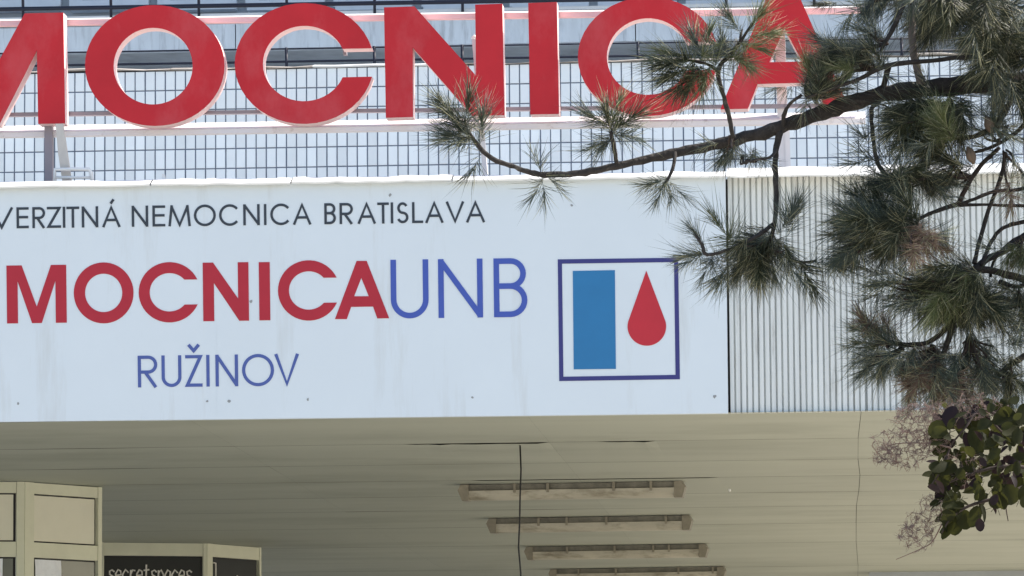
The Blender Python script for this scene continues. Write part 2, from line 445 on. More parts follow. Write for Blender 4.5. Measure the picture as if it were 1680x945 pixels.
# bold letters
def bC(cx, cy, rx, ry, irx, iry, yt, yb, n=40):
    a0 = math.degrees(math.asin((cy - yt) / ry)); a1 = 360 - math.degrees(math.asin((yb - cy) / ry))
    i0 = math.degrees(math.asin((cy - yt) / iry)); i1 = 360 - math.degrees(math.asin((yb - cy) / iry))
    return [arc(cx, cy, rx, ry, a0, a1, n) + arc(cx, cy, irx, iry, i1, i0, n)]
def bO(cx, cy, rx, ry, cx2, cy2, irx, iry, n=56):
    return [arc(cx, cy, rx, ry, 0, 360 - 360 / n, n - 1), arc(cx2, cy2, irx, iry, 0, 360 - 360 / n, n - 1)]
def bM(l, r, t, b_, s, tw, c, yv, yi, v):
    return [[(l, b_), (l, t), (l+tw, t), (c, yv), (r-tw, t), (r, t), (r, b_), (r-s, b_), (r-s, yi), (c+v/2, b_), (c-v/2, b_), (l+s, yi), (l+s, b_)]]
def bold(loops, tf, material='ink_red'):
    print_letter([[[tf(*p) for p in l] for l in loops]], material)
ID = lambda x, y: (x, y)
skew = lambda xr, yr: (lambda x, y: (x + 0.012 * (y - yr), y - 0.0135 * (x - xr)))
bold([[(-172, 432+7), (-172, 530+3), (-154, 533), (-154, 466), (-112, 533), (-94, 533), (-94, 438), (-112, 438), (-112, 502), (-154, 438)]], ID)
bold([[(-76, 438), (-76, 533), (-16, 533), (-16, 516), (-58, 516), (-58, 492), (-18, 492), (-18, 475), (-58, 475), (-58, 455), (-16, 455), (-16, 438)]], ID)
bold(bM(11, 109, 435, 530, 18, 25, 60, 503, 461, 16), skew(60, 482))
bold(bO(170, 480.5, 49, 50, 170, 480.5, 30.5, 31.5), ID)
bold(bC(278, 479.5, 50.5, 49.5, 32.5, 31.5, 459, 500), skew(278, 480))
bold([[(333, 526.5), (333, 430.5), (350, 430.5), (390.5, 490), (390.5, 430.5), (408, 430.5), (408, 526.5), (392, 526.5), (351, 464), (351, 526.5)]], skew(370, 478))
bold([[(425, 525.5), (425, 430), (443, 430), (443, 525.5)]], skew(434, 477))
bold(bC(506.5, 476.5, 50.5, 49.5, 32.5, 31.5, 456, 497), skew(506, 477))
bold([[(549.5, 523.5), (585, 428), (601.5, 428), (638.5, 522), (619, 522.5), (612, 503), (576, 503.5), (569, 523.5)], [(581, 486), (605, 486), (592.7, 456)]], ID)
# logo
lg = skew(1014, 524)
o1 = [(915, 425.5), (1112.5, 422.8), (1115.5, 622.2), (917.5, 625.2)]
i1 = [(922, 432.6), (1105.8, 430), (1108.3, 615), (924.3, 618)]
mb = MB(); mb.prism([px_poly(o1, YS - .0025), px_poly(i1, YS - .0025)], .002); mb.build('logo_frame', m_['ink_navy'], sign)
mb = MB(); mb.prism([px_poly([(939.7, 444.5), (1008.8, 443.2), (1010.5, 605.2), (941.2, 606)], YS - .0025)], .002); mb.build('logo_bar', m_['ink_logo_blue'], sign)
drop = [(1060.3, 444)] + [(1061.2 + 31.7 * math.cos(math.radians(a)), 535.5 - 31.7 * math.sin(math.radians(a))) for a in range(16, -197, -6)]
mb = MB(); mb.prism([px_poly(drop, YS - .0025)], .002); mb.build('logo_drop', m_['ink_logo_red'], sign)
for x, y in ((340, 658), (376, 658), (775, 652), (1173, 650), (412, 494), (938, 337), (1090, 300), (505, 655), (30, 662), (640, 320)):
    c = P(x, y, YS); s = R.uniform(.006, .011)
    mb = MB(); mb.prism([[c + Vector((s * R.uniform(.6, 1.2) * math.cos(k), -.002, s * R.uniform(.4, 1.4) * math.sin(k))) for k in (0, .9, 1.8, 2.7, 3.6, 4.5, 5.4)]], .0015)
    mb.build('screw', m_['mark'], sign)
b = MB(); b.box((P(355, 500, YS).x, YS - .0012, HS + .02), (P(356, 500, YS).x, YS - .0002, P(355, 535, YS).z)); b.build('panel_joint', m_['sign_white'], sign)

# ------------------------------------------------------------------ rooftop letters
YL = YS + 0.35; DL = 0.13
def rooftop(loops, label):
    wl = [px_poly(l, YL) for l in loops]
    allp = [p for l in wl for p in l]
    org = (sum(p.x for p in allp) / len(allp), YL, min(p.z for p in allp))
    e = empty('rooftop_letter', org, label, 'letter', 'big red rooftop letters')
    mb = MB(); mb.prism(wl, 0.012); mb.build('face', m_['letter_red'], e)
    mb = MB(); mb.sides(wl, YL + 0.0125, YL + DL)
    mb.build('letter_return', m_['letter_return'], e)
    return e
sk = lambda xr, yr, loops: [[(x + 0.017 * (y - yr), y - 0.0205 * (x - xr)) for x, y in l] for l in loops]
rooftop(sk(60, 112, bM(-151, 105, 21.5, 203, 44, 63, -23, 136, 82, 40)), 'big red rooftop letter M cut off by the left picture edge')
rooftop(bO(253.7, 107.3, 114.3, 99, 251, 108.3, 65, 63), 'big red rooftop letter O, the complete ring right of M')
rooftop(sk(499, 104, bC(499, 104, 114, 99, 68, 62, 81, 128)), 'big red rooftop letter C left of the N, clear of branches')
rooftop([[(633, 193), (630, 12), (680, 10.5), (781, 124), (779.5, 7.5), (824, 6), (827.5, 188.5), (775, 190), (677, 78), (677.5, 191.5)]], 'big red rooftop letter N with pine needles over its lower right')
rooftop([[(870, 187.5), (866.5, 5), (913.5, 3.2), (917, 186.5)]], 'big red rooftop letter I, a plain upright bar')
rooftop(sk(1064, 93, bC(1063, 92.5, 115, 97.5, 67.5, 63, 70, 117)), 'big red rooftop letter C half covered by pine needles, right of I')
rooftop([[(1182, 179), (1257, -3), (1312, -4.5), (1391, 173), (1352, 174), (1336, 135), (1243, 137.5), (1227, 178)], [(1262, 102), (1316, 101), (1287, 46)]], 'big red rooftop letter A behind pine branch, last of the row')

# ------------------------------------------------------------------ frame carrying the letters
frame = empty('letter_frame', P(700, 300, YL + .2), 'white steel frame with red letter glow painted in, carrying the red rooftop letters', 'frame')
def beam(pa, pb, hpx, Y, dep, mt, name, lip=0):
    a = P(*pa, Y); c = P(*pb, Y); h = hpx / M2P
    mb = MB()
    v = [a, c, c + Vector((0, 0, -h)), a + Vector((0, 0, -h))]
    mb.add(v + [q + Vector((0, dep, 0)) for q in v], [(0,1,2,3),(7,6,5,4),(0,4,5,1),(1,5,6,2),(2,6,7,3),(3,7,4,0)])
    return mb.build(name, m_[mt], frame)
YF = YL + DL + 0.02
beam((-700, 45), (1420, 12), 9, YF, .04, 'rail_red_glow', 'top_rail')
# sloping sunlit upper flange of the top rail
def flange(pa, pb, hpx, Y, dep, mt, name):
    a = P(*pa, Y); c = P(*pb, Y); h = hpx / M2P
    mb = MB(); up = Vector((0, dep, h + dep * .13))
    mb.add([a, c, c + up, a + up, a + Vector((0, dep, -.01)), c + Vector((0, dep, -.01))], [(0,1,2,3), (3,2,5,4), (4,5,1,0)])
    return mb.build(name, m_[mt], frame)
flange((-700, 44.8), (1420, 11.8), 3, YF - .004, .06, 'rail_white', 'top_flange')
beam((-700, 193), (1420, 169), 6, YF, .04, 'rail_grey', 'middle_rail')
beam((-700, 229), (1420, 194), 8, YF - .02, .05, 'rail_white', 'bottom_beam')
flange((-700, 228.8), (1420, 193.8), 12, YF - .025, .16, 'rail_white', 'beam_flange')
def post(xt, yt, xb, yb, wpx, Y, dep, mt, name='post'):
    a = P(xt, yt, Y); c = P(xb, yb, Y); h = wpx / 2 / M2P; w_ = Vector((h, 0, 0)); d = Vector((0, dep, 0))
    mb = MB(); v = [a - w_, a + w_, c + w_, c - w_]
    mb.add(v + [q + d for q in v], [(0,1,2,3),(7,6,5,4),(0,4,5,1),(1,5,6,2),(2,6,7,3),(3,7,4,0)])
    return mb.build(name, m_[mt], frame)
post(77, 30, 80, 310, 13, YF - .05, .06, 'rail_grey')
post(778, 64, 797, 300, 8, YF + .06, .05, 'rail_white')
post(1279, 40, 1287, 300, 17, YF + .04, .06, 'rail_white')
post(1291, 200, 1294, 300, 8, YF + .03, .04, 'rail_white')
post(560, 40, 566, 90, 6, YF + .06, .04, 'rail_grey')
c = P(778, 62, YF + .085); mb = MB(); r_ = .017
mb.tube([c + Vector((0, 0, z)) for z in (-r_, -r_*.7, 0, r_*.7, r_)], [r_*.2, r_*.75, r_, r_*.75, r_*.2], 10); mb.build('post_cap', m_['white_plastic'], frame, smooth=True)
# leaning board, white tube frame and little bracket standing on the canopy edge
def slab(name, pts, Y, th, mt, label, cat):
    mb = MB(); mb.prism([px_poly(pts, Y)], th); o = mb.build(name, m_[mt]); return tag(o, label, cat)
slab('timber_board', [(91, 203), (103, 203), (110, 250), (118, 303), (103, 303), (95, 250)], YS + .26, .03, 'wood_grey', 'weathered grey board leaning behind the post under the M', 'board')
mb = MB(); Q = lambda x, y: P(x, y, YS + .22)
mb.tube([Q(90, 305), Q(90, 278), Q(120, 277.5), Q(146, 278), Q(149, 282), Q(153, 305)], .011, 8)
mb.tube([Q(91, 291), Q(150, 291)], .008, 8)
tag(mb.build('metal_stand', m_['white_plastic'], smooth=True), 'small white tubular stand on the canopy edge beside the leaning board', 'stand')
slab('bracket', [(265, 304), (266, 285), (270, 286), (272, 298), (277, 300), (277, 304)], YS + .1, .02, 'white_plastic', 'tiny white bent bracket sticking up on the canopy edge below the O', 'bracket')

# ------------------------------------------------------------------ tiled parapet wall behind
YT = YS + 4.6
parapet = empty('parapet_wall', P(700, 300, YT), 'pale parapet wall of tall white tiles with dark joints behind letters', 'wall')
sc_t = FPX / (YT * 1.005)                        # px per metre there
tw_, th_ = 16.9 / sc_t, 33.2 / sc_t; jt = 1.75 / sc_t
zt0 = P(840, 105, YT).z                         # underside of coping
x_first = P(8, 240, YT).x
XA, XB = P(-620, 200, YT).x, XR - .03
b = MB(); b.box((XA, YT + 0.006, ZT - .01), (XB, YT + 0.25, zt0 - .002)); b.build('wall_core', m_['mortar'], parapet)
tile_me = None
def tile_mesh():
    w2, h2 = tw_ - jt, th_ - jt; bv = .002
    mb = MB()
    mb.add([(0, .006, 0), (w2, .006, 0), (w2, .006, h2), (0, .006, h2), (bv, 0, bv), (w2-bv, 0, bv), (w2-bv, 0, h2-bv), (bv, 0, h2-bv)],
           [(4,5,6,7), (0,1,5,4), (1,2,6,5), (2,3,7,6), (3,0,4,7)])
    return mb
tm = tile_mesh(); me = bpy.data.meshes.new('tile'); me.from_pydata([tuple(v) for v in tm.v], [], tm.f); me.materials.append(m_['tile'])
stuff = MB(); cnt = 0
nrow = 7
i0 = int((XA - x_first) / tw_); i1_ = int((XB - x_first) / tw_)
vis0, vis1 = int((P(0, 240, YT).x - x_first) / tw_) - 1, int((P(1680, 240, YT).x - x_first) / tw_) + 1
for r_i in range(nrow):
    z = zt0 - .004 - (r_i + 1) * th_ + jt
    for i in range(i0, i1_):
        x = x_first + i * tw_ + R.uniform(-.0008, .0008)
        if r_i in (4, 5, 3) and vis0 <= i <= vis1 and cnt < 300 and not (r_i == 3 and i > 92):
            place('tile', me, parapet, (x, YT + R.uniform(-.001, .001), z), Matrix.Rotation(R.uniform(-.004, .004), 3, 'Z') @ Matrix.Rotation(R.uniform(-.004, .004), 3, 'X')); cnt += 1
        else:
            d = R.uniform(-.001, .001)
            stuff.add([v + Vector((x, YT + d, z)) for v in tm.v], tm.f)
o = stuff.build('tile_field', m_['tile'], parapet); o['kind'] = 'stuff'
x = XA
while x < XB:
    l = R.uniform(.5, 1.3); hz = R.uniform(.008, .02)
    mb = MB(); a = zt0 - R.uniform(0, .004)
    v = []; n = 7
    for k in range(n + 1):
        X = x + l * k / n; j = R.uniform(-.006, .006) + (0.008 if R.random() < .15 else 0); yy = YT - R.uniform(.008, .02)
        v += [(X, yy, a + abs(j)), (X, yy - .004, a + hz * .5 + j), (X, YT + .10, a + hz + .016 + j), (X, YT + .26, a + hz + .014), (X, YT + .26, a)]
    f = []
    for k in range(n):
        for q in range(5): f.append((k*5+q, k*5+(q+1) % 5, k*5+5+(q+1) % 5, k*5+5+q))
    f += [(0,1,2,3,4), tuple(n*5+q for q in range(5))]
    mb.add(v, f); mb.build('coping', m_['flashing' if R.random() < .3 else 'coping'], parapet)
    x += l + .004

# ------------------------------------------------------------------ main building with balconies
YBD = YS + 8.0
bld = empty('hospital_building', P(700, 300, YBD), 'grey concrete hospital block with balcony bands and greenish windows behind', 'building')
XA2, XB2 = P(-900, 50, YBD).x, P(2400, 50, YBD).x
def zpx(y, Y, x=840): return P(x, y, Y).z
zb0, zb1 = zpx(71, YBD), zpx(30, YBD)
# weathered concrete balcony panels
x = XA2; k = 0
while x < XB2:
    l = 3.02
    b = MB(); b.box((x, YBD, zb0 + R.uniform(-.004, .004)), (x + l - .008, YBD + .14, zb1)); b.build('concrete_panel', m_['concrete'], bld); x += l
b = MB(); b.box((XA2, YBD + .15, zb0 + .05), (XB2, YBD + 1.8, zb0 + .30)); b.build('balcony_slab', m_['recess'], bld)
b = MB(); b.box((XA2, YBD + 1.8, ZT + .5), (XB2, YBD + 2.2, zb0 + .05)); b.build('lower_wall', m_['recess'], bld)
b = MB(); b.box((XA2, YT + .3, ZT + .3), (XB2, YBD + 1.8, ZT + .5)); b.build('terrace_slab', m_['recess'], bld)
b = MB(); b.box((XA2, YBD + 1.79, zpx(95, YBD + 1.79)), (XB2, YBD + 1.795, zpx(85, YBD + 1.79))); b.build('wall_band', m_['facade'], bld)
# ledges above the panels
zl = zpx(24, YBD)
b = MB(); b.box((XA2, YBD - .03, zpx(18.5, YBD)), (XB2, YBD + .2, zpx(13.5, YBD))); b.build('ledge', m_['window_frame'], bld)
b = MB(); b.box((XA2, YBD + .05, zb1 + .002), (XB2, YBD + .3, zpx(18.5, YBD) - .002)); b.build('ledge_core', m_['concrete'], bld)
b = MB(); b.box((XA2, YBD + .02, zpx(26, YBD)), (XB2, YBD + .049, zpx(22.5, YBD))); b.build('drip_strip', m_['concrete'], bld)
YW = YBD + 1.6
zw = zpx(13, YW)
b = MB(); b.box((XA2, YW + .08, zb0 + .3), (XB2, YW + .5, zw + 5)); b.build('upper_wall', m_['facade'], bld)
px = -320
while px < 1700:
    wx0, wx1 = P(px, 5, YW).x, P(px + 130, 5, YW).x
    z0, z1 = zpx(11, YW, px), zpx(11, YW, px) + 1.7
    wn = empty_child = None
    b = MB(); t_ = .05
    b.prism([[Vector((wx0, YW, z0)), Vector((wx1, YW, z0)), Vector((wx1, YW, z1)), Vector((wx0, YW, z1))],
             [Vector((wx0 + .10, YW, z0 + t_)), Vector((wx1 - .14, YW, z0 + t_)), Vector((wx1 - .14, YW, z1 - t_)), Vector((wx0 + .10, YW, z1 - t_))]], .075)
    wn = b.build('window', m_['window_frame'], bld)
    b = MB(); b.box((wx0 + .09, YW + .035, z0 + t_ - .01), (wx1 - .13, YW + .045, z1 - t_ + .01)); b.build('pane', m_['glass_green'], wn)
    b = MB(); b.box((wx0 + .02, YW - .06, z0 - .04), (wx1, YW + .07, z0 - .003)); b.build('sill', m_['window_frame'], wn)
    px += 144.5
def railing(Y, rails, p0, p1, label):
    e = empty('balcony_railing', P(700, p1, Y), label, 'railing', 'dark balcony railings')
    for y0, rad in rails:
        a, c = P(-600, y0 + .0165 * 1440, Y), P(2300, y0 - .0165 * 1460, Y)
        mb = MB(); mb.tube([a, c], rad, 8); mb.build('rail', m_['rail_black'], e, smooth=True)
    for k in range(-3, 14):
        x = 37 + 144.2 * k
        a, c = P(x, p0 - .0165 * (x - 840), Y), P(x + 1, p1 - .0165 * (x - 840), Y)
        mb = MB(); mb.tube([a, c], .011, 6); mb.build('post', m_['rail_black'], e, smooth=True)
railing(YBD - .06, [(1.5, .017), (-60, .02)], -60, 18, 'black upper balcony railing along the top picture edge')
railing(YBD - .5, [(95, .009), (74, .006)], 72, 125, 'black lower balcony railing in the dark band behind the letters')

# ------------------------------------------------------------------ lamps under the canopy
def fixture(xa, xb, y0, label):
    a, c = PZ(xa, y0 + .012 * (xb - xa) / 2 * 1.4, HS), PZ(xb, y0 - .012 * (xb - xa) / 2 * 1.4, HS)
    u = (c - a); L = u.length; u.normalize(); nrm = Vector((-u.y, u.x, 0)); Z = Vector((0, 0, -1))
    H = 0.115; e = empty('tube_lamp', (a + c) / 2, label, 'lamp', 'tube lamps on the soffit')
    mb = MB(); mb.obox(a + u * .05 + nrm * .01 + Z * .006, u, Z, nrm, L - .10, H * .42, .085); mb.build('housing', m_['fixture_body'], e)
    # rounded clear-grey cover
    v = []; f = []; n = 9
    for s_, X in ((0, .035), (1, L - .035)):
        for k in range(n):
            an = math.pi * k / (n - 1)
            v.append(a + u * X + nrm * (.052 - .062 * math.cos(an)) + Z * (H * .42 + (H * .58) * math.sin(an) ** .7))
    for k in range(n - 1): f.append((k, k + 1, n + k + 1, n + k))
    f += [tuple(range(n)), tuple(range(n, 2 * n))]
    mb = MB(); mb.add(v, f); mb.build('cover', m_['fixture_cover'], e)
    for X in (0, L - .075):
        mb = MB(); pts = [(.0, .35), (.02, .02), (.075, .02), (.075, .98), (.03, .98)] if X == 0 else [(.0, .02), (.055, .02), (.075, .35), (.055, .98), (0, .98)]
        vv = [a + u * (X + p[0]) + nrm * -.014 + Z * (H * p[1] + .003) for p in pts] + [a + u * (X + p[0]) + nrm * .12 + Z * (H * p[1] + .003) for p in pts]
        n_ = len(pts); mb.add(vv, [tuple(range(n_)), tuple(range(n_, 2 * n_))] + [(q, (q + 1) % n_, n_ + (q + 1) % n_, n_ + q) for q in range(n_)])
        mb.build('end_cap', m_['fixture_cap'], e)
    for t in [q + R.uniform(-.07, .07) for q in (.2, .45, .66, .85)]:
        mb = MB(); mb.obox(a + u * (L * t + R.uniform(-.03, .03)) + nrm * -.016 + Z * .004, u, Z, nrm, .018, H * .55, .02); mb.build('clip', m_['fixture_cap'], e)
fixture(751, 1124, 791, 'tube lamp on the soffit nearest the sign, longest of the row')
fixture(798, 1135, 847, 'second tube lamp on the soffit behind the sign')
fixture(860, 1161, 894, 'third tube lamp on the soffit, above the bottom one')
fixture(900, 1190, 931, 'tube lamp cut by the bottom picture edge, farthest of the row')
a = PZ(853, 729, HS); pts = []
for k in range(15):
    z = HS + .01 - k * .16
    pts.append(Vector((a.x + (0.006 * math.sin(k * 1.3) + .004 * math.sin(k * 2.9)) - k * .0012, a.y, z)))
mb = MB(); mb.tube(pts, .0052, 6); tag(mb.build('hanging_cable', m_['cable'], smooth=True), 'thin black cable dangling from the soffit in front of the lamps', 'cable')

# ------------------------------------------------------------------ glazed cream booths under the canopy
def booth(name, label, segs, rails, infill, side=None):
    """segs: list of soffit points (x,y px) in order; every pair is one glazed side down to the ground"""
    pts = [PZ(x, y, HS) for x, y in segs]
    ctr = sum(pts, Vector()) / len(pts); e = empty(name, (ctr.x, ctr.y, 0), label, 'booth', 'cream booths under the canopy')
    out = []
    for i in range(len(pts) - 1):
        a, c = pts[i], pts[i + 1]; u = c - a; u.z = 0; L = u.length; u.normalize(); n = Vector((-u.y, u.x, 0)); Z = Vector((0, 0, -1))
        st = rails['stile'][i]
        zs = rails['z']                          # list of (top, bottom) of rails below the soffit
        for X, wd in ((0, st[0]), (L - st[1], st[1])):
            mb = MB(); mb.obox(a + u * (X + .002) + Z * .004, u, Z, n, wd - .004, HS - .004, .06); mb.build('stile', m_['kiosk_cream'], e)
        for k, (z0, z1) in enumerate(zs):
            mb = MB(); mb.obox(a + u * st[0] + Z * (z0 + .006) + n * .004, u, Z, n, L - st[0] - st[1], z1 - z0, .052); mb.build('rail', m_['kiosk_cream'], e)
        for k, mt in enumerate(infill[i]):
            z0 = zs[k][1]; z1 = zs[k + 1][0] if k + 1 < len(zs) else HS
            w_ = L - st[0] - st[1]
            gk = .012
            mb = MB(); o_ = a + u * st[0] + Z * (z0 + .006) + n * .030
            mb.obox(o_ + u * .001 + Z * .001, u, Z, n, w_ - .002, z1 - z0 - .002, .004); mb.build('gasket', m_['gasket'], e)
            g_l = gk * .5; g_r = gk * 1.6
            mb = MB(); mb.obox(o_ + u * g_l + Z * gk * .9 - n * .012, u, Z, n, w_ - g_l - g_r, z1 - z0 - 2 * gk * .9, .010)
            mb.build('infill_panel' if mt != 'glass_dark' else 'pane', m_[mt], e)
            out.append((i, k, o_, u, n, w_, z1 - z0))
        # dark joint between sides
        mb = MB(); mb.obox(c + Z * .003 - u * .002 + n * .01, u, Z, n, .012, HS - .01, .05); mb.build('joint', m_['gasket'], e)
    return e, out
sA = FPX / PZ(42, 790, HS).y; sB = FPX / PZ(340, 890, HS).y
ea, oa = booth('booth', 'cream framed booth at the left edge, nearer of the two', [(-170, 787.5), (41, 789.5), (168, 798.5)],
      {'stile': [(20 / sA, 14 / sA), (22 / sA, 10 / sA)], 'z': [(0, 18 / sA), (99 / sA, 124 / sA), (2.6, 2.7)]},
      [['kiosk_board', 'glass_dark', 'kiosk_board'], ['kiosk_board', 'glass_dark', 'kiosk_board']])
eb, ob = booth('booth', 'cream framed booth with black lettered board, farther of the two', [(120, 888.5), (340, 890.5), (429, 897.5)],
      {'stile': [(52 / sB, 7 / sB), (16 / sB, 6 / sB)], 'z': [(0, 21 / sB), (1.0, 1.1), (2.4, 2.5)]},
      [['board_black', 'glass_dark', 'kiosk_board'], ['board_black', 'glass_dark', 'kiosk_board']])
# papers stuck on the panes
for i, k, o_, u, n, w_, h_ in oa:
    if k == 1:
        Z = Vector((0, 0, -1)); nx = 8; v = []; f = []
        ww = w_ * (.40 if i == 1 else .55); x_off = .02 if i == 1 else w_ - ww - .09
        for r_ in range(6):
            for c_ in range(nx):
                v.append(o_ + u * (x_off + ww * c_ / (nx - 1)) + Z * (.012 + .30 * r_ / 5) - n * (.016 + R.uniform(0, .010)))
        for r_ in range(5):
            for c_ in range(nx - 1):
                q = r_ * nx + c_; f.append((q, q + 1, q + nx + 1, q + nx))
        o = mesh_obj('paper_sheet', v, f, m_['paper'])
        tag(o, 'crumpled white paper taped in the slanted pane of the near booth' if i == 1 else 'pale paper in the pane cut by the left picture edge', 'paper')
# chalk-like script on the black boards
SCR = {
 's': [[(.9, .55), (.6, .66), (.25, .58), (.3, .42), (.7, .32), (.85, .14), (.5, 0), (.1, .1)]],
 'e': [[(.1, .36), (.85, .40), (.8, .6), (.45, .68), (.12, .45), (.15, .15), (.5, 0), (.9, .12)]],
 'c': [[(.9, .52), (.5, .68), (.12, .42), (.2, .1), (.55, 0), (.9, .14)]],
 'r': [[(.2, 0), (.25, .66)], [(.25, .45), (.5, .66), (.85, .62)]],
 't': [[(.45, .95), (.42, .1), (.8, .02)], [(.1, .64), (.85, .68)]],
 'p': [[(.15, -.4), (.2, .66)], [(.2, .5), (.55, .68), (.88, .4), (.6, .02), (.2, .1)]],
 'a': [[(.85, .55), (.5, .68), (.12, .4), (.3, .03), (.7, .12), (.85, .6), (.9, 0)]],
 'l': [[(.4, 1.0), (.4, .05), (.7, 0)]], 'i': [[(.4, .62), (.4, 0)]], 'n': [[(.15, .62), (.15, 0)], [(.15, .45), (.5, .66), (.8, .5), (.82, 0)]],
 '1': [[(.1, 1.5), (.7, 1.5), (.72, .5)]]}
def script(e, base, u, n, text, cw, ch):
    x = 0
    for q in text:
        if q != ' ':
            mb = MB()
            for st in SCR[q]:
                pts = [base + u * (x + p[0] * cw * 1.06) + Vector((0, 0, p[1] * ch)) for p in st]
                mb.tube(pts, .0072, 5)
            mb.build('letter', m_['chalk'], e)
        x += cw
for i, k, o_, u, n, w_, h_ in ob:
    if k == 0 and i == 0:
        ztop = 936 - 913
        script(eb, o_ + u * .03 - n * .017 + Vector((0, 0, -(ztop / sB) - .105)), u, n, 'secretspaces', (w_ - .12) / 12, .155)
    if k == 0 and i == 1:
        script(eb, o_ + u * .02 - n * .017 + Vector((0, 0, -.23)), u, n, '1 ', .05, .12)
        script(eb, o_ + u * .055 - n * .017 + Vector((0, 0, -.25)), u, n, 'inspiral', .042, .11)

# ------------------------------------------------------------------ pine tree
YP = 15.6
pine = empty('pine_tree', (P(2130, 700, YP).x, YP, 0), 'dark pine tree reaching its long needled limb in from the right', 'tree')
def TP(x, y, d=0): return P(x, y, YP + d)
PXM = FPX / YP
def smooth_path(pts, sub=4):
    out = []
    n = len(pts)
    for i in range(n - 1):
        p0, p1, p2, p3 = pts[max(i-1, 0)], pts[i], pts[i+1], pts[min(i+2, n-1)]
        for k in range(sub):
            t = k / sub
            out.append(tuple(0.5 * ((2*b_) + (-a_ + c_) * t + (2*a_ - 5*b_ + 4*c_ - d_) * t*t + (-a_ + 3*b_ - 3*c_ + d_) * t**3) for a_, b_, c_, d_ in zip(p0, p1, p2, p3)))
    out.append(tuple(pts[-1])); return out
def branch(pts, name='branch', mt='bark', seg=8, rough=.10, sub=4):
    """pts: (x px, y px, depth m, thickness px)"""
    sp = smooth_path(pts, sub)
    mb = MB(); mb.tube([TP(x + R.uniform(-1, 1) * min(t * .08, 1.5), y + R.uniform(-1, 1) * min(t * .08, 1.5), d) for x, y, d, t in sp],
                       [max(t, 1.2) / 2 / PXM * R.uniform(1 - rough, 1 + rough) for x, y, d, t in sp], seg)
    return mb.build(name, m_[mt], pine, smooth=True)
# trunk stands right of the picture
tx = P(2130, 700, YP).x
mb = MB(); mb.tube([Vector((tx + .04 * math.sin(k * 1.1), YP + .3 + .03 * math.cos(k * 1.7), k * .8 - .05)) for k in range(11)], [.19 - .011 * k for k in range(11)], 12)
mb.build('trunk', m_['bark'], pine, smooth=True)
branch([(760, 205, -.1, 6), (800, 255, -.1, 8), (845, 274, -.08, 8), (885, 286, -.05, 10), (950, 284, 0, 12), (1010, 272, 0, 13), (1100, 252, .05, 15), (1180, 236, .05, 18), (1265, 214, .05, 22),
        (1340, 188, .1, 25), (1400, 168, .1, 27), (1460, 152, .1, 29), (1560, 142, .15, 31), (1680, 136, .2, 33), (1900, 150, .3, 50), (2128, 230, .3, 60)], seg=10, rough=.13, sub=6)
branch([(1325, 160, -.1, 4), (1365, 145, -.1, 6), (1410, 130, -.1, 7), (1455, 108, -.08, 8), (1530, 99, 0, 8), (1600, 93, 0, 8), (1690, 92, .1, 9), (1800, 120, .2, 10)])
branch([(1203, 226, -.05, 8), (1197, 195, -.08, 8), (1188, 160, -.1, 8), (1178, 116, -.1, 8), (1196, 92, -.12, 7), (1214, 70, -.12, 6), (1234, 38, -.15, 4)])
branch([(1214, 70, -.12, 5), (1216, 55, -.12, 4), (1218, 48, -.1, 3)])
branch([(1180, 118, -.1, 6), (1160, 105, -.15, 5), (1125, 98, -.2, 4)])
branch([(1012, 272, 0, 7), (1008, 245, -.03, 7), (1002, 215, -.05, 6)])
branch([(1108, 250, .04, 7), (1104, 276, 0, 6), (1092, 300, 0, 5)])
branch([(1280, 214, .05, 12), (1274, 240, .03, 10), (1272, 275, .02, 10), (1274, 320, 0, 9), (1270, 372, -.03, 7), (1262, 395, -.04, 6)])
branch([(1276, 240, .05, 6), (1264, 258, -.05, 5), (1240, 262, -.1, 4), (1218, 268, -.1, 3)])
branch([(1285, 212, .05, 8), (1286, 190, .02, 7), (1296, 170, -.02, 6), (1315, 156, -.05, 5)])
branch([(1268, 368, -.03, 7), (1240, 388, -.08, 7), (1200, 408, -.12, 6), (1160, 418, -.15, 6), (1152, 402, -.15, 6), (1140, 385, -.15, 4)])
branch([(1250, 395, -.03, 6), (1285, 418, 0, 6), (1310, 430, 0, 5), (1340, 428, 0, 3)])
branch([(1442, 165, .1, 9), (1430, 180, .08, 8), (1432, 220, .05, 7), (1438, 262, 0, 7), (1452, 285, 0, 7), (1480, 300, 0, 6)])
branch([(1444, 160, .1, 11), (1452, 130, .08, 10), (1458, 108, .06, 9)])
branch([(1512, 140, .1, 14), (1500, 90, .1, 13), (1496, 40, .1, 12), (1494, -30, .1, 12)], mt='dead_twig')
branch([(1444, 85, -.05, 5), (1462, 52, -.05, 8), (1478, 20, -.05, 8), (1492, -20, 0, 8)])
branch([(1666, 146, .15, 11), (1650, 180, .1, 10), (1632, 205, .08, 10), (1605, 222, .05, 9), (1570, 228, 0, 7)])
branch([(1700, 170, .1, 8), (1680, 205, .1, 8), (1660, 222, .1, 7), (1630, 240, .08, 6), (1600, 250, .05, 5)])
branch([(1640, 242, .1, 7), (1610, 270, .08, 7), (1590, 300, .05, 8), (1572, 335, .05, 9)], mt='twig')
branch([(1572, 335, .05, 9), (1540, 345, .02, 7), (1510, 358, 0, 6), (1495, 375, 0, 5)])
branch([(1572, 337, .05, 7), (1600, 326, .05, 6), (1632, 314, .05, 6), (1690, 306, .1, 7), (1790, 250, .2, 9)])
branch([(1575, 337, .05, 6), (1620, 336, .08, 5), (1690, 338, .1, 6)])
branch([(1650, 250, .1, 7), (1642, 290, .1, 7), (1622, 345, .05, 7), (1606, 400, .03, 7), (1598, 432, 0, 8)])
branch([(1700, 362, .1, 8), (1668, 366, .1, 7), (1640, 378, .08, 7), (1622, 405, .05, 7), (1610, 436, 0, 8)])
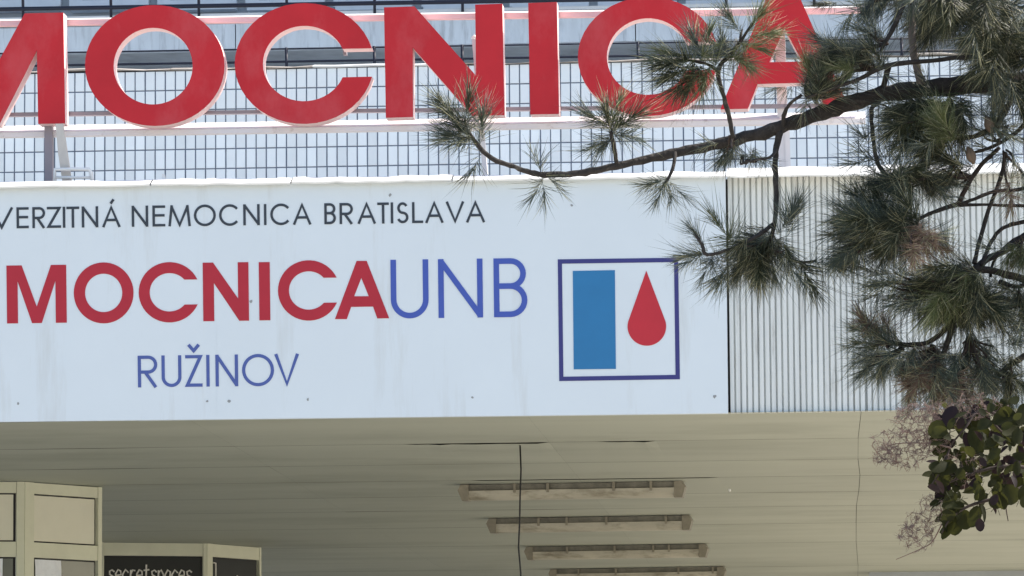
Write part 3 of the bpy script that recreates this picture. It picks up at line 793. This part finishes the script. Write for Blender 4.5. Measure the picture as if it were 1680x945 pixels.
branch([(1720, 360, .1, 11), (1680, 388, .1, 11), (1650, 410, .08, 11), (1620, 425, .05, 11), (1602, 440, 0, 12)])
branch([(1690, 380, .1, 6), (1655, 400, .1, 6), (1630, 430, .1, 5), (1625, 455, .1, 5)])
branch([(1604, 436, 0, 14), (1590, 460, 0, 13), (1574, 490, 0, 11), (1562, 540, 0, 9), (1548, 580, 0, 8)])
branch([(1566, 525, 0, 8), (1530, 558, -.03, 8), (1490, 566, -.05, 8), (1452, 560, -.08, 6)])
branch([(1720, 555, .1, 10), (1680, 585, .1, 10), (1640, 612, .08, 9), (1612, 650, .05, 7)])
branch([(1800, 500, .2, 18), (1720, 470, .15, 14), (1650, 450, .1, 12), (1604, 440, 0, 12)])
branch([(1640, 462, 0, 8), (1675, 470, -.03, 7), (1700, 440, -.03, 7)])

# needle tufts
def needle_mesh(name, n, mt, L=.125, ax=.105, seed=1, amin=6, amax=62, rad=.00100, droop=0.0):
    rr = random.Random(seed); V = []; F = []
    lobes = [(rr.uniform(0, 6.283), rr.uniform(.0, 1.0), rr.uniform(-14, 22), rr.uniform(.72, 1.15)) for _ in range(max(5, n // 9))]   # needles come in sprays
    for _ in range(n):
        laz, lt, lan, ll = rr.choice(lobes)
        t = min(1, max(0, lt + rr.gauss(0, .13)))
        base = Vector((rr.uniform(-.003, .003), rr.uniform(-.003, .003), ax * t))
        an = math.radians(amax + (amin - amax) * t + lan + rr.gauss(0, 8)); az = laz + rr.gauss(0, .33)
        d = Vector((math.sin(an) * math.cos(az), math.sin(an) * math.sin(az), math.cos(an)))
        ln = L * ll * rr.uniform(.62, 1.1)
        bend = Vector((rr.uniform(-1, 1), rr.uniform(-1, 1), rr.uniform(-.6, 1.0))) * ln * .33
        s = d.cross(Vector((0, 0, 1)));
        s = s.normalized() if s.length > 1e-4 else Vector((1, 0, 0)); q = d.cross(s)
        ring = [(s * math.cos(a) + q * math.sin(a)) * rad for a in (0, 2.094, 4.189)]
        k = len(V); mid = base + d * ln * .55 + bend * .55; tip = base + d * ln + bend * 1.35
        V += [base + r * .9 for r in ring] + [mid + r for r in ring] + [tip]
        for i in range(3):
            j = (i + 1) % 3; F += [(k+i, k+j, k+3+j, k+3+i), (k+3+i, k+3+j, k+6)]
    me = bpy.data.meshes.new(name); me.from_pydata([tuple(v) for v in V], [], F); me.materials.append(m_[mt]); me.materials.append(m_['needle_sunlit'])
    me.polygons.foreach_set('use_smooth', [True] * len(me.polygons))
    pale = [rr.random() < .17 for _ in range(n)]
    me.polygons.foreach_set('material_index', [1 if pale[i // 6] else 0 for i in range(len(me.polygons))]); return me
NV = {
 'd': [needle_mesh('needle_tuft', 150, 'needle_dark', seed=s) for s in (1, 2, 3, 4, 21, 22)],
 'g': [needle_mesh('needle_tuft', 105, 'needle_grey', seed=s, L=.12) for s in (5, 6, 7, 23, 24)],
 'l': [needle_mesh('needle_tuft', 120, 'needle_light', seed=s) for s in (8, 9, 10)],
 'b': [needle_mesh('needle_tuft', 150, 'needle_brown', seed=s, L=.10, amin=30, amax=110) for s in (11, 12)],
 's': [needle_mesh('needle_tuft', 46, 'needle_grey', seed=s, L=.12) for s in (13, 14, 25, 26)],
}
def tuft(x, y, dx, dy, kind='d', s=1.0, depth=0.0, dz=None):
    """x,y: pixel of the shoot's base; dx,dy: pixel direction; dz: depth direction"""
    dz = R.uniform(-.6, .6) if dz is None else dz
    l = math.hypot(dx, dy) or 1
    d = Vector((dx / l, dz, -dy / l)).normalized()
    rot = d.to_track_quat('Z', 'Y').to_matrix() @ Matrix.Rotation(R.uniform(0, 6.28), 3, 'Z')
    place('needle_tuft', R.choice(NV[kind]), pine, TP(x, y, depth), rot, s)
def twig(xa, ya, da, xb, yb, db, t0=4.5, t1=3):
    mx, my = (xa + xb) / 2 + R.uniform(-8, 8), (ya + yb) / 2 + R.uniform(-2, 10)
    branch([(xa, ya, da, t0), (mx, my, (da + db) / 2, (t0 + t1) / 2), (xb, yb, db, t1)], 'twig', 'twig', 6, .15, 3)
def clump(cx, cy, rx, ry, n, ax, ay, kinds='d', s=1.0, bias=(0, 0), dep=.22, ad=0.0, tw=True):
    n = int(n * .98 + .5)
    for _ in range(n // 4):                     # loose sparse outer shoots
        a = R.uniform(0, 2 * math.pi)
        tuft(cx + math.cos(a) * rx * .75, cy + math.sin(a) * ry * .75, math.cos(a) + bias[0], math.sin(a) + bias[1], 's', s * R.uniform(.8, 1.1), ad + R.uniform(-dep, dep))
    for _ in range(n):
        a = R.uniform(0, 2 * math.pi); r = math.sqrt(R.random())
        x, y = cx + math.cos(a) * rx * r * .85, cy + math.sin(a) * ry * r * .85; d = ad + R.uniform(-dep, dep)
        dx, dy = (x - ax) / max(rx, 1) + bias[0] + R.uniform(-.5, .5), (y - ay) / max(ry, 1) + bias[1] + R.uniform(-.5, .5)
        l = math.hypot(dx, dy) or 1
        if tw: twig(ax + R.uniform(-4, 4), ay + R.uniform(-4, 4), ad, x, y, d)
        tuft(x - dx / l * 22, y - dy / l * 22, dx, dy, R.choice(kinds), s * R.uniform(.72, 1.0), d)
# single shoots on the long limb
for x, y, dx, dy, k in ((786, 238, -1, -1.1, 'd'), (768, 215, -.8, -1, 'd'), (752, 196, -.9, -1, 'd'), (775, 225, -1, .1, 'g'), (790, 235, .1, -1, 'g'), (762, 208, .2, -1, 'd'), (795, 245, -.5, .9, 's'), (780, 232, -1, -.3, 'g')):
    tuft(x, y, dx, dy, k, .9, -.1)
for x, y, dx, dy, k in ((1004, 222, -.2, -1, 'd'), (1003, 212, -.9, -.6, 'g'), (1003, 214, .9, -.5, 'd'), (1006, 225, -1, .5, 'g'), (1004, 220, 1, .2, 'g'), (1003, 205, .3, -1, 'l'), (1005, 222, -.6, .9, 's')):
    tuft(x, y, dx, dy, k, .85, -.04)
for x, y, dx, dy, k in ((890, 288, .1, 1, 's'), (892, 292, -.5, 1, 's'), (895, 286, .6, .7, 's'), (890, 284, -.5, -1, 's')): tuft(x, y, dx, dy, k, .78, -.05)
for x, y, dx, dy, k in ((1094, 294, -.4, 1, 'g'), (1092, 298, .3, 1, 's'), (1096, 292, -1, .3, 'g'), (1096, 296, .8, .8, 's')): tuft(x, y, dx, dy, k, .75, 0)
# left upper shoots in front of C and A
for x, y, dx, dy, k in ((1130, 100, -1, .2, 'd'), (1140, 104, -1, .6, 'd'), (1150, 108, -.6, 1, 'd'), (1140, 98, -1, -.3, 'l'), (1160, 106, -.5, -1, 'g'), (1165, 110, -.4, 1, 'l'), (1150, 98, .3, -1, 'l'),
                        (1125, 98, -1, -.05, 'g'), (1145, 110, -.9, .9, 'd'), (1172, 112, .3, -1, 'g')): tuft(x, y, dx, dy, k, .92, -.2)
for x, y, dx, dy, k in ((1226, 56, .6, -1, 'l'), (1228, 60, 1, -.2, 'l'), (1215, 72, 1, .4, 'l'), (1208, 80, .9, .9, 'b'), (1220, 60, -.7, -1, 'g'), (1205, 84, -1, -.5, 'g'), (1200, 92, .8, .6, 'l'), (1195, 95, -.3, -1, 's')):
    tuft(x, y, dx, dy, k, .8, -.14)
clump(1195, 238, 22, 18, 5, 1200, 222, 'gss', .75, (-.6, .4), .1)
clump(1228, 262, 22, 12, 4, 1225, 265, 's', .7, (-.6, .7), .1)
# hanging clump in front of the sign edge
clump(1240, 415, 62, 26, 22, 1258, 398, 'ddg', .95, (0, .5), .2)
for x, y, dx, dy, k in ((1150, 402, -.7, -1, 'g'), (1155, 412, -1, .2, 'g'), (1150, 415, -1, .6, 'g'), (1165, 418, -.5, 1, 'g'), (1290, 390, .3, -1, 'g'), (1275, 385, .7, -1, 'g'), (1205, 400, -.6, -.8, 'l'), (1310, 430, .6, 1, 'd'), (1330, 430, 1, .1, 'g')):
    tuft(x + (6 if x < 1170 else 0), y, dx, dy, k, .72 if x < 1170 else .95, -.1)
# around the A
clump(1340, 135, 52, 28, 16, 1325, 155, 'ddgl', .8, (0, -.3), .18)
clump(1400, 98, 50, 26, 15, 1440, 112, 'dgl', .85, (-.6, -.3), .2)
clump(1420, 55, 40, 30, 7, 1455, 70, 'gs', .85, (-.8, 0), .2)
tuft(1372, 4, -1, .1, 'd', .5, 0)
# dense crown, upper right
clump(1580, 14, 95, 36, 38, 1600, -15, 'ddddg', 1.0, (0, .5), .35)
clump(1640, 75, 52, 40, 18, 1660, 60, 'dddl', 1.0, (0, .2), .35)
clump(1450, 5, 60, 16, 9, 1490, -15, 'dg', .95, (-.4, .6), .25)
clump(1655, 160, 40, 20, 8, 1660, 140, 'dg', .9, (0, .3), .3)
# middle right
clump(1530, 195, 66, 44, 30, 1560, 170, 'dddl', .95, (-.3, .4), .25)
clump(1545, 215, 22, 20, 6, 1560, 220, 'l', .8, (-.3, -.3), .1, -.25)
clump(1452, 190, 22, 26, 4, 1480, 180, 's', .8, (-.8, .5), .15)
clump(1640, 215, 38, 34, 6, 1640, 230, 'gs', .9, (0, .3), .25)
for x, y, dx, dy, k in ((1438, 262, -1, .2, 's'), (1440, 268, -.9, -.6, 's'), (1440, 270, -.5, .9, 's'), (1445, 275, .7, -1, 's'), (1438, 250, -.7, -1, 's')): tuft(x, y, dx, dy, k, .95, 0)
clump(1500, 290, 48, 22, 15, 1480, 298, 'dg', .9, (0, .6), .2)
clump(1550, 280, 34, 32, 7, 1590, 290, 'dgs', .9, (-.3, .5), .2)
clump(1660, 285, 30, 36, 4, 1650, 250, 'gsb', .9, (0, .6), .2)
# lower big clumps
clump(1455, 365, 66, 44, 34, 1495, 372, 'dddg', 1.0, (-.5, .3), .25)
clump(1400, 395, 34, 30, 10, 1430, 385, 'gg', .95, (-.6, .3), .2)
clump(1510, 402, 46, 20, 8, 1500, 380, 'bbd', .75, (.2, .6), .1, -.3)
clump(1560, 470, 62, 46, 34, 1596, 448, 'dddl', .95, (-.4, .3), .22)
clump(1480, 470, 40, 34, 10, 1540, 470, 'gs', 1.0, (-.5, .6), .2)
clump(1600, 510, 52, 30, 14, 1574, 495, 'dd', .9, (.3, .5), .2)
clump(1440, 548, 34, 24, 10, 1462, 562, 'glb', .8, (-.7, -.2), .15)
clump(1440, 590, 34, 18, 7, 1480, 572, 'gg', .85, (-.8, .5), .15)
clump(1510, 605, 48, 34, 20, 1530, 570, 'bbbg', .9, (-.2, .8), .2)
clump(1600, 590, 56, 38, 16, 1590, 555, 'gsg', .95, (0, .7), .2)
clump(1560, 650, 60, 26, 12, 1570, 610, 'bbs', .85, (0, .9), .2)
clump(1664, 630, 30, 34, 8, 1650, 612, 'gsd', .9, (0, .6), .2)
clump(1670, 500, 36, 30, 8, 1680, 500, 'ddl', .95, (-.2, .4), .25)
clump(1670, 420, 26, 18, 5, 1680, 390, 'bdl', .8, (-.3, .5), .2)
# beyond the right edge
for cx, cy, n in ((1760, 60, 18), (1790, 200, 14), (1780, 360, 12), (1770, 520, 14), (1880, 120, 12), (1880, 330, 10)):
    clump(cx, cy, 70, 55, n, cx + 40, cy - 10, 'ddg', 1.0, (-.2, .2), .4)
for x, y, s in ((1588, 255, 1), (1618, 205, .8)):
    c = TP(x, y, -.15); mb = MB()
    mb.tube([c + Vector((.004 * k, 0, .03 - .012 * k)) for k in range(6)], [.004, .012, .017, .017, .012, .003], 9); mb.build('pine_cone', m_['cone'], pine, smooth=True)

# ------------------------------------------------------------------ smoke bush
YK = 14.4
bush = empty('smoke_bush', (P(1850, 800, YK).x, YK, 0), 'smoke bush with dark round leaves and fluffy pink plumes, lower right corner', 'bush')
KP = lambda x, y, d=0: P(x, y, YK + d)
KX = FPX / YK
def bbranch(pts, name='stem', mt='twig', seg=6):
    sp = smooth_path(pts, 4)
    mb = MB(); mb.tube([KP(x, y, d) for x, y, d, t in sp], [t / 2 / KX for x, y, d, t in sp], seg); return mb.build(name, m_[mt], bush, smooth=True)
base = Vector((P(1850, 800, YK).x, YK, 0))
for k, (x, y, d) in enumerate(((1700, 760, .1), (1760, 700, .2), (1720, 850, -.1), (1900, 760, .1))):
    e_ = KP(x, y, d); mb = MB()
    mb.tube([base + Vector((.05 * k, .05 * k, -.02)), base + (e_ - base) * .5 + Vector((.15, 0, .1)), e_], [.018, .013, .008], 7); mb.build('stem', m_['bark'], bush, smooth=True)
stems = [[(1720, 700, .1, 7), (1660, 690, .05, 6), (1610, 672, 0, 5), (1585, 700, -.05, 4), (1560, 730, -.05, 3)],
         [(1710, 770, .1, 7), (1650, 765, .03, 6), (1600, 775, 0, 5), (1560, 790, -.03, 4), (1535, 800, -.03, 3)],
         [(1700, 790, .1, 7), (1640, 815, .02, 6), (1590, 830, 0, 5), (1560, 850, -.03, 4), (1545, 875, -.03, 3)],
         [(1560, 730, 0, 4), (1545, 770, -.05, 3), (1525, 800, -.05, 3)],
         [(1720, 740, .1, 6), (1660, 720, .05, 5), (1630, 690, 0, 4), (1655, 665, 0, 3)]]
for s in stems: bbranch(s)
def leaf_mesh(seed, mt):
    rr = random.Random(seed); L = 1.0; Wd = rr.uniform(.29, .42)
    prof = [(0, 0), (.12, .55), (.35, .95), (.6, 1.0), (.82, .75), (.95, .38), (1.0, 0)]
    V = []; F = []
    fold = rr.uniform(.15, .4); curl = rr.uniform(-.25, .25)
    for t, wv in prof:
        z = curl * (t - .5) ** 2
        V += [(-Wd * wv, t * L, z + fold * Wd * wv), (0, t * L, z), (Wd * wv, t * L, z + fold * Wd * wv)]
    for i in range(len(prof) - 1):
        q = i * 3; F += [(q, q+1, q+4, q+3), (q+1, q+2, q+5, q+4)]
    k = len(V); pr = .018                          # petiole
    V += [(-pr, -.45, 0), (pr, -.45, 0), (pr, .05, 0), (-pr, .05, 0), (0, -.45, pr), (0, .05, pr)]
    F += [(k, k+1, k+2, k+3), (k, k+3, k+5, k+4), (k+1, k+4, k+5, k+2)]
    me = bpy.data.meshes.new('leaf'); me.from_pydata(V, [], F); me.materials.append(m_[mt])
    bm_ = bmesh.new(); bm_.from_mesh(me); bmesh.ops.remove_doubles(bm_, verts=bm_.verts[:], dist=1e-5); bm_.to_mesh(me); bm_.free()
    me.polygons.foreach_set('use_smooth', [True] * len(me.polygons)); return me
LV = [leaf_mesh(s, 'leaf') for s in range(8)] + [leaf_mesh(s, 'leaf_purple') for s in range(8, 10)]
def leaf(x, y, d, dx, dy, size, tilt=None, me=None):
    dz = R.uniform(-.5, .5); l = math.hypot(dx, dy) or 1
    yv = Vector((dx / l, dz, -dy / l)).normalized()
    ref = Vector((R.gauss(0, .9), R.choice((-1, -1, 1)), R.gauss(.3, .9)))
    zv = (ref - ref.dot(yv) * yv).normalized(); xv = yv.cross(zv)
    rot = Matrix((xv, yv, zv)).transposed()
    place('leaf', me or R.choice(LV), bush, KP(x, y, d), rot, size / KX)
# silhouette leaves, hand placed: tip direction
for x, y, dx, dy, s in ((1545, 700, -1, .6, 36), (1548, 714, -1, .4, 36), (1560, 690, .1, -1, 42), (1610, 690, -1, .5, 40), (1598, 712, .3, 1, 44), (1640, 690, 1, -.4, 42), (1546, 762, -1, .3, 38),
                        (1548, 784, -1, .4, 40), (1550, 800, -.7, 1, 40), (1556, 812, -.6, 1, 36), (1560, 770, -1, -.1, 40), (1556, 858, -.8, .7, 34), (1562, 866, -.9, 1.1, 36), (1560, 845, -1, .5, 30),
                        (1565, 850, .05, 1, 42), (1580, 845, .25, 1, 36), (1556, 850, -.15, 1, 34), (1610, 835, .2, 1, 36), (1635, 815, .6, 1, 36), (1600, 840, -.3, 1, 38), (1655, 805, .4, 1, 38), (1675, 690, .4, -1, 32), (1668, 712, -1, 0, 36)):
    leaf(x - dx / math.hypot(dx, dy) * s * .3, y - dy / math.hypot(dx, dy) * s * .3, R.uniform(-.12, .05), dx, dy, s)
n = 0
while n < 250:
    x, y = R.uniform(1535, 1700), R.uniform(660, 850)
    edge = 1530 + max(0, (y - 790)) * .25 + max(0, 735 - y) * .35
    if x < edge or y > 890 - (x - 1540) * .45: continue
    leaf(x, y, R.uniform(-.15, .3), R.uniform(-1, .6), R.uniform(-.5, 1), R.uniform(17, 30)); n += 1
for _ in range(40):
    leaf(R.uniform(1700, 1850), R.uniform(660, 900), R.uniform(-.2, .4), R.uniform(-1, 1), R.uniform(-.5, 1), R.uniform(28, 42))
# plumes: fine branching hairs
def plume(cx, cy, rx, ry, ax, ay, n=26, seed=0, name='flower_plume'):
    rr = random.Random(seed); mb = MB()
    root = KP(ax, ay, 0)
    def hair(p, q, r0, r1):
        mid = (p + q) / 2 + Vector((rr.uniform(-1, 1), rr.uniform(-1, 1), rr.uniform(-1, 1))) * (q - p).length * .18
        mb.tube([p, mid, q], [r0, (r0 + r1) / 2, r1], 3, False)
    nodes = [root]
    for _ in range(n * 5):
        a = rr.uniform(0, 6.283); r = math.sqrt(rr.random()) * rr.uniform(.8, 1.1)
        e1 = KP(cx + rx * math.cos(a) * r, cy + ry * math.sin(a) * r, rr.uniform(-.05, .05))
        p = min(nodes, key=lambda q: (q - e1).length)
        if (p - e1).length > .045: e1 = p + (e1 - p).normalized() * rr.uniform(.03, .05)
        hair(p, e1, .0010, .0007); nodes.append(e1)
        for _ in range(4):
            dv = Vector((rr.gauss(0, 1), rr.gauss(0, 1), rr.gauss(0, 1))).normalized()
            hair(p.lerp(e1, rr.uniform(.4, 1)), e1 + dv * rr.uniform(.007, .018), .0006, .0004)
    return mb.build(name, m_['plume'], bush)
bbranch([(1560, 735, -.05, 3), (1530, 728, -.03, 2.2), (1470, 728, 0, 1.6), (1440, 742, 0, 1)], mt='plume')
plume(1478, 735, 50, 38, 1540, 728, 34, 1)
plume(1525, 720, 36, 34, 1560, 735, 20, 2)
bbranch([(1545, 860, -.03, 2.5), (1530, 888, 0, 2), (1512, 900, 0, 1.6), (1470, 918, 0, 1)], mt='plume')
plume(1505, 872, 36, 32, 1545, 860, 26, 3)
plume(1530, 835, 26, 26, 1555, 850, 14, 4)
plume(1540, 680, 50, 26, 1570, 700, 22, 5)
plume(1580, 770, 40, 30, 1590, 790, 14, 6)
plume(1500, 690, 44, 30, 1560, 700, 26, 7)
plume(1600, 665, 40, 24, 1600, 690, 18, 8)
plume(1455, 745, 26, 22, 1490, 732, 14, 9)
for x in (1648, 1680): bbranch([(x, 800, 0, 3), (x + 2, 830, 0, 2.2), (x + 6, 855, 0, 1.4)])
